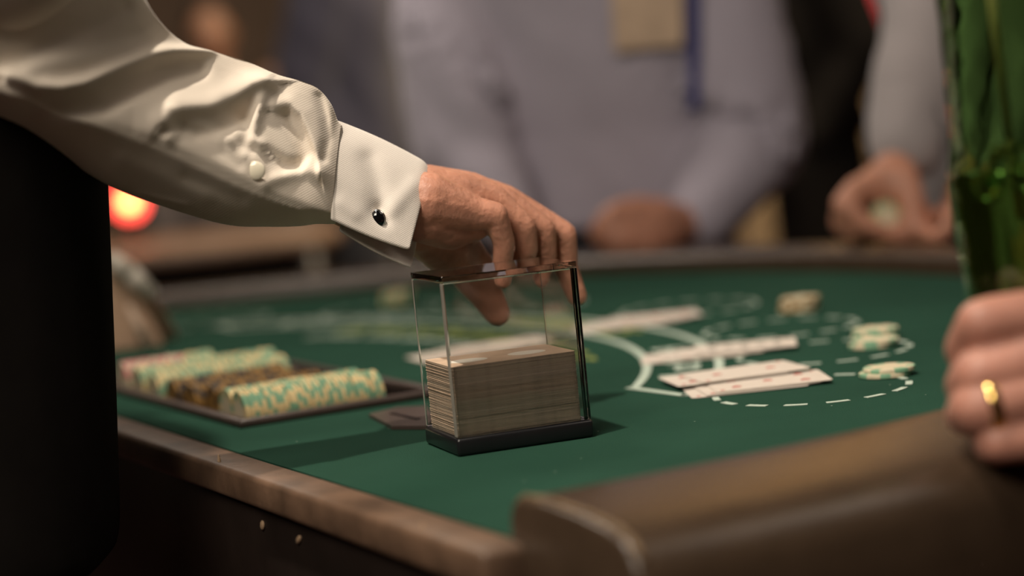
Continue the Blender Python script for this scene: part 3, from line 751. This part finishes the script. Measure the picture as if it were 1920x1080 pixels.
for v in bm.verts:             # soft dents around the stud
    x_, y_ = px_of(v.co)
    if v.co.y < 1.475+.03:
        d1, _ = seg_d(x_, y_, [(690, 300), (705, 350), (708, 395)]); d2, _ = seg_d(x_, y_, [(775, 345), (745, 380), (725, 405)]); d3, _ = seg_d(x_, y_, [(708, 395), (720, 412)]); d4, _ = seg_d(x_, y_, [(640, 380), (665, 400)])
        v.co.y += .0045*math.exp(-(d1/20)**2) - .0025*math.exp(-(d2/14)**2) + .004*math.exp(-(d3/14)**2) - .002*math.exp(-(d4/14)**2)
cuff = obj('french_cuff', bm, cuff_m)
wparent(cuff, dealer)
so = cuff.modifiers.new('s', 'SOLIDIFY'); so.thickness = .0022; so.offset = 0
sb = cuff.modifiers.new('b', 'SUBSURF'); sb.levels = 1; sb.render_levels = 1
# cuff link
lk = on_surface(708, 411, cuff) + Vector((0, -.0042, 0))
bm = bmesh.new(); sphere(bm, (0, 0, 0), 1, 3, (.0052, .0030, .0064)); bmesh.ops.translate(bm, vec=lk, verts=bm.verts); c1_ = wparent(obj('cufflink', bm, onyx_m), cuff); c1_['label'] = 'black oval cufflink with silver rim'
bm = bmesh.new()
sphere(bm, (0, .0012, 0), 1, 3, (.0060, .0024, .0072)); bmesh.ops.translate(bm, vec=lk, verts=bm.verts); wparent(obj('link_rim', bm, silver_m), c1_)
bm = bmesh.new(); chain(bm, [lk+Vector((0, .002, 0)), lk+Vector((.001, .018, 0))], [.0018, .0018], 8, 1); wparent(obj('link_post', bm, silver_m), c1_)

# ---- player in blue grey shirt at the far end of the table
YA = 3.02
fa = bmesh.new()
def A_hand(bm):
    fingers(bm, [
        ([(1290, 420, 2.93), (1225, 415, 2.90)], [.028, .034]), ([(1245, 435, 2.90), (1180, 445, 2.88)], [.033, .026]),
        ([(1240, 400, 2.89), (1175, 398, 2.86), (1135, 408, 2.85), (1115, 440, 2.86)], [.022, .016, .0135, .012]),
        ([(1240, 415, 2.88), (1180, 420, 2.855), (1140, 432, 2.845), (1130, 455, 2.86)], [.022, .015, .013, .012]),
        ([(1245, 430, 2.88), (1195, 445, 2.85), (1160, 455, 2.84), (1150, 468, 2.86)], [.022, .014, .013, .012]),
        ([(1250, 445, 2.88), (1215, 462, 2.85), (1185, 468, 2.85)], [.020, .013, .011]),
        ([(1250, 395, 2.90), (1195, 385, 2.87), (1150, 392, 2.85)], [.018, .015, .012])], 1.0, 10)
elA = dp(1412, 262, 3.06); wrA = dp(1300, 415, 2.95)
elB = dp(868, 290, 3.02); wrB = dp(955, 432, 2.95)
bxA = dp(1110, 300, 3.16)
pA, LA, sA, RA = person('p', 'man in blue grey shirt with tan badge behind the far rim', bxA.x, bxA.y, math.radians(-4), 1.84, blue_m, trou_m, arms=((elB, wrB), (elA, wrA, 0)), extra=A_hand, lean=.10, torso_w=1.13, sl_r=1.08, vox=.008, folds=.014)
bm = bmesh.new(); q = [dp(1145, -30, 2.975), dp(1278, -38, 2.985), dp(1280, 84, 2.985), dp(1152, 97, 2.975)]
loft(bm, [q, [v+Vector((0, .002, 0)) for v in q]]); wparent(obj('name_badge', bm, badge_m, None, False), pA)
bm = bmesh.new(); q = [dp(1290, -120, 2.985), dp(1309, -120, 2.985), dp(1311, 205, 2.995), dp(1292, 205, 2.995)]
loft(bm, [q, [v+Vector((0, .002, 0)) for v in q]]); wparent(obj('lanyard', bm, strap_m, None, False), pA)

# ---- player in off white shirt, right of the far rim
def B_hand(bm):
    Y = 2.50
    fingers(bm, [
        ([(1685, 300, Y+.03), (1675, 335, Y)], [.025, .030]), ([(1650, 345, Y), (1640, 370, Y)], [.028, .022]),
        ([(1670, 335, Y), (1605, 355, Y-.02), (1577, 385, Y-.03), (1640, 430, Y-.04), (1695, 450, Y-.03)], [.020, .0165, .0145, .012, .011]),
        ([(1660, 335, Y+.02), (1592, 370, Y), (1572, 420, Y-.01), (1600, 445, Y-.02)], [.018, .0145, .013, .011]),
        ([(1655, 335, Y+.04), (1588, 380, Y+.03), (1590, 430, Y+.03), (1650, 452, Y+.01)], [.018, .0145, .013, .011]),
        ([(1695, 330, Y-.01), (1712, 385, Y-.03), (1715, 425, Y-.04), (1742, 440, Y-.045)], [.020, .017, .014, .012]),
        ([(1700, 430, Y-.02), (1740, 428, Y-.02), (1755, 400, Y-.01)], [.013, .012, .010])], 1.0, 10)
elC = dp(1752, 20, 2.66); wrC = dp(1688, 300, 2.53)
bB = dp(1985, 200, 2.80)
pB, LB, sB, RB = person('p', 'man in off white shirt pinching a chip, right of the man with the badge', bB.x, bB.y, math.radians(-32), 1.80, white_m, trou_m, arms=((elC, wrC, 0), (dp(2010, 60, 2.75), dp(1850, 330, 2.52))), extra=B_hand, lean=.12, sl_r=.9, vox=.008, folds=.016)
o = bpy.data.objects.new('poker_chip', CH['green']); COL.objects.link(o); o.location = dp(1663, 408, 2.475); o.rotation_euler = (1.2, .5, 0)
tag(o, 'green poker chip pinched in the fingers of the man in off white', 'poker chip')

# ---- near player holding the green glass on the armrest
YC = 1.10
hb = bmesh.new()
fingers(hb, [
    ([(2120, 700, 1.15), (1990, 660, 1.125)], [.030, .030]), ([(2100, 760, 1.15), (1990, 745, 1.12)], [.028, .028]), ([(2080, 810, 1.15), (1990, 800, 1.12)], [.022, .022]),
    ([(2010, 615, 1.115), (1930, 597, 1.100), (1842, 607, 1.098), (1812, 655, 1.115), (1830, 668, 1.135), (1880, 655, 1.150)], [.018, .0155, .0140, .0120, .0100, .0085]),
    ([(2010, 685, 1.108), (1935, 680, 1.092), (1838, 703, 1.092), (1812, 722, 1.112), (1835, 720, 1.135), (1880, 712, 1.150)], [.018, .0150, .0140, .0118, .0100, .0085]),
    ([(2010, 745, 1.104), (1935, 742, 1.088), (1835, 765, 1.088), (1812, 778, 1.108), (1835, 775, 1.130), (1880, 765, 1.148)], [.018, .0150, .0145, .0118, .0100, .0085]),
    ([(2000, 808, 1.104), (1950, 818, 1.085), (1870, 830, 1.085), (1858, 835, 1.102), (1870, 825, 1.125)], [.016, .0130, .0115, .0100, .0085]),
    ([(2050, 650, 1.17), (2000, 600, 1.20), (1930, 570, 1.205), (1885, 580, 1.195)], [.018, .015, .0125, .0105]),
])
handc_me = remesh(hb, .0019, 6, .45)
# forearm to sleeve, continues right
fb = bmesh.new(); chain(fb, [dp(2080, 735, 1.15), dp(2300, 740, 1.22)], [.030, .036], 20, 2)
fore_me = remesh(fb, .004, 4)
hc_me = join_meshes([handc_me, fore_me], 'person')
elN = dp(2750, 700, 1.30); wrN = dp(2190, 735, 1.18)
pN, LN, sN, RN = person('p', 'near player resting a ringed hand round a green glass on the armrest', 1.02, 1.50, math.radians(-82), 1.78, grey_m, trou_m, sk=skin2_m, arms=((elN, wrN), None), fine={0: hc_me}, hands=(False, True), vox=.009)
# ring
def tube_ring(c, ax, R, r, wd):
    bm = bmesh.new(); q = ax.to_track_quat('Z', 'Y'); n = 40; rs = []
    for i in range(n):
        t = 2*PI*i/n; d = q @ Vector((math.cos(t), math.sin(t), 0)); rs.append([c + d*(R + r*math.cos(u))+ax*(wd*math.sin(u)) for u in (2*PI*j/10 for j in range(10))])
    rs.append(rs[0]); loft(bm, rs, cap=False); bmesh.ops.remove_doubles(bm, verts=bm.verts, dist=1e-6); return bm
rc = dp(1858, 760, 1.088); ax = (dp(1835, 765, 1.088)-dp(1935, 742, 1.088)).normalized()
rg_ = wparent(obj('finger_ring', tube_ring(rc, ax, .0147, .0010, .0034), gold_m), pN); rg_['label'] = 'gold band ring'

# green glass
gx = dp(1908, 560, 1.148); gz0 = T+.027
gl = empty('drinking_glass', (gx.x, gx.y, gz0)); tag(gl, 'green drinking glass with stir stick held in the ringed hand', 'glass')
def zofy(y): return dp(1900, y, 1.148).z
bot = gz0+.001
prof_g = [(.0, bot), (.024, bot), (.0265, bot+.004), (.0265, zofy(700)), (.0262, zofy(600)), (.0270, zofy(545)), (.0290, zofy(490)), (.0305, zofy(430)), (.0325, zofy(360)), (.0335, zofy(325)), (.0325, zofy(295)), (.0308, zofy(265)), (.0300, zofy(200)), (.0302, zofy(100)), (.0310, zofy(0)), (.032, zofy(-120))]
def lathe_rings(prof, n=56, wob=0):
    out = []
    for r, z in prof:
        out.append([Vector((gx.x + (r*(1+wob*math.sin(7*t+z*70)*math.cos(3*t+z*160)))*math.cos(t), gx.y + (r*(1+wob*math.sin(7*t+z*70)*math.cos(3*t+z*160)))*math.sin(t), z)) for t in (2*PI*i/n for i in range(n))])
    return out
def dens(prof, k):
    v = catmull([Vector((r, z, 0)) for r, z in prof], k); return [(max(q.x, .0001), q.y) for q in v]
outer = dens(prof_g[1:], 6); inner = [(r-.0022, max(z, bot+.009)) for r, z in outer][::-1]
bm = bmesh.new(); pr = [(.0001, bot)] + outer + inner + [(.0001, bot+.009)]
loft(bm, lathe_rings(pr, 64, .012), cap=False); bmesh.ops.recalc_face_normals(bm, faces=bm.faces)
obj('glass_wall', bm, ggl_m, gl)
zl = zofy(318); lq = [(r-.0024, z) for r, z in outer if z < zl and z > bot+.0095]
bm = bmesh.new(); loft(bm, lathe_rings([(.0001, bot+.0095)] + [(lq[0][0], bot+.0095)] + lq + [(lq[-1][0], zl), (.0001, zl)], 48), cap=False); bmesh.ops.recalc_face_normals(bm, faces=bm.faces)
dk = obj('drink', bm, gliq_m); tag(dk, 'green drink filling the lower half of the green glass', 'drink')
for (x, y, s_, a_) in ((1880, 300, .013, .4), (1925, 325, .013, 1.1), (1862, 345, .012, .8), (1910, 285, .011, .1)):
    bm = bmesh.new(); box(bm, (0, 0, 0), (s_, s_, s_), 0, .002, 2); bmesh.ops.rotate(bm, matrix=Matrix.Rotation(a_, 3, (1, .5, .3)), verts=bm.verts); c = dp(x, y, 1.148)
    bmesh.ops.translate(bm, vec=c, verts=bm.verts); o = obj('ice_cube', bm, ice_m); tag(o, 'ice cube floating in the green glass', 'ice cube', 'ice in the green glass')
bm = bmesh.new(); chain(bm, [dp(1850, -70, 1.135), dp(1893, 262, 1.150), dp(1908, 400, 1.156)], [.0024, .0024, .0024], 10, 1)
o = obj('stir_stick', bm, stick_m); tag(o, 'thin wooden stir stick leaning inside the green glass', 'stir stick')

# ---- people and things far behind, out of focus
def far_person(label, x, Y, f, H, top, legs=trou_m, sk=None, grp='people standing in the dim room behind', tw=1.0, px_y=60, pocket=False):
    q = dp(x, px_y, Y); return person('p', label, q.x, q.y, math.radians(f), H, top, legs, sk=sk, vox=.016, folds=.010, group=grp, torso_w=tw, pocket=pocket, hands=(not pocket, not pocket))
far_person('person in navy jacket behind the far rim, left of the man with the badge', 650, 6.0, 75, 1.95, navy_m, tw=1.0, pocket=True)
far_person('person in plain black clothes between the two shirted players', 1512, 5.7, -80, 1.90, black_m, black_m, tw=.9, pocket=True)
tanc_m = cloth('tan_coat', (.36, .25, .14))
pr, LR, sR, RR_ = far_person('person in tan coat and red scarf behind the black clothed person', 1602, 6.25, 70, 1.72, tanc_m, tanc_m, pocket=True)
bm = bmesh.new(); loft(bm, [ering(LR(0, -.005, z), rx, ry, math.radians(70), 24, 2) for z, rx, ry in ((1.17, .10, .14), (1.2, .19, .15), (1.34, .21, .15), (1.44, .17, .13), (1.52, .10, .10))]); wparent(obj('scarf', bm, redc_m), pr)
far_person('person in tan coat standing by the tan pillar', 1410, 6.45, 80, 1.66, tanc_m, tanc_m, pocket=True)
far_person('distant person in dark brown jacket above the dealer sleeve', 395, 6.9, 5, 1.62, grey_m, sk=skin3_m)
far_person('distant person in mauve blouse by the dark back wall', 790, 7.0, 8, 1.50, mauve_m)
far_person('distant shorter person beside the brown jacketed one', 500, 7.4, -6, 1.42, grey_m, sk=skin3_m)
# second table with red lamp
q = dp(330, 425, 5.3); bt = empty('side_table', (q.x, q.y, 0)); tag(bt, 'brown side table with a red lamp on it in the dim room', 'table')
bm = bmesh.new(); loft(bm, [ering((q.x-.1, q.y, z), rx, ry, 0, 40, 4) for z, rx, ry in ((.89, .50, .34), (.895, .51, .35), (.925, .51, .35), (.93, .50, .34))]); obj('table_top', bm, mat('brown_tabletop', (.20, .13, .09), .45, noise_s=8), bt)
for sx in (-.45, .35):
    for sy in (-.25, .25): bm = bmesh.new(); chain(bm, [(q.x+sx, q.y+sy, .02), (q.x+sx, q.y+sy, .89)], [.018, .025]); obj('leg', bm, apron_m, bt)
bm = bmesh.new(); box(bm, (q.x-.05, q.y, .60), (.85, .5, .55), 0, .01); obj('skirt_panel', bm, black_m, bt)
ql = dp(243, 378, 5.25); ql.z = max(ql.z, .99)
lm = empty('red_lamp', (ql.x, ql.y, .93)); tag(lm, 'small glowing red lamp on the side table behind the dealer', 'lamp')
bm = bmesh.new(); loft(bm, [ering((ql.x, ql.y, z), r, r, 0, 20, 2) for z, r in ((.931, .032), (.94, .03), (.945, .008), (ql.z-.02, .008))]); obj('lamp_base', bm, blackpl_m, lm)
rs = bpy.data.materials.new('red_shade'); rs.use_nodes = True; nt = rs.node_tree; nt.nodes.clear()
out_ = nt.nodes.new('ShaderNodeOutputMaterial'); em = nt.nodes.new('ShaderNodeEmission'); em.inputs[0].default_value = (1, .07, .05, 1); em.inputs[1].default_value = 7; tp_ = nt.nodes.new('ShaderNodeBsdfTransparent'); mx = nt.nodes.new('ShaderNodeMixShader'); mx.inputs[0].default_value = .6
nt.links.new(tp_.outputs[0], mx.inputs[1]); nt.links.new(em.outputs[0], mx.inputs[2]); nt.links.new(mx.outputs[0], out_.inputs[0])
bm = bmesh.new(); sphere(bm, ql, .040, 3, (1, 1, 1.05)); obj('lamp_shade', bm, rs, lm)
bm = bmesh.new(); sphere(bm, ql, .016, 2); obj('bulb', bm, mat('lamp_bulb', (1, .6, .2), .5, emit=((1, .50, .10), 24)), lm)
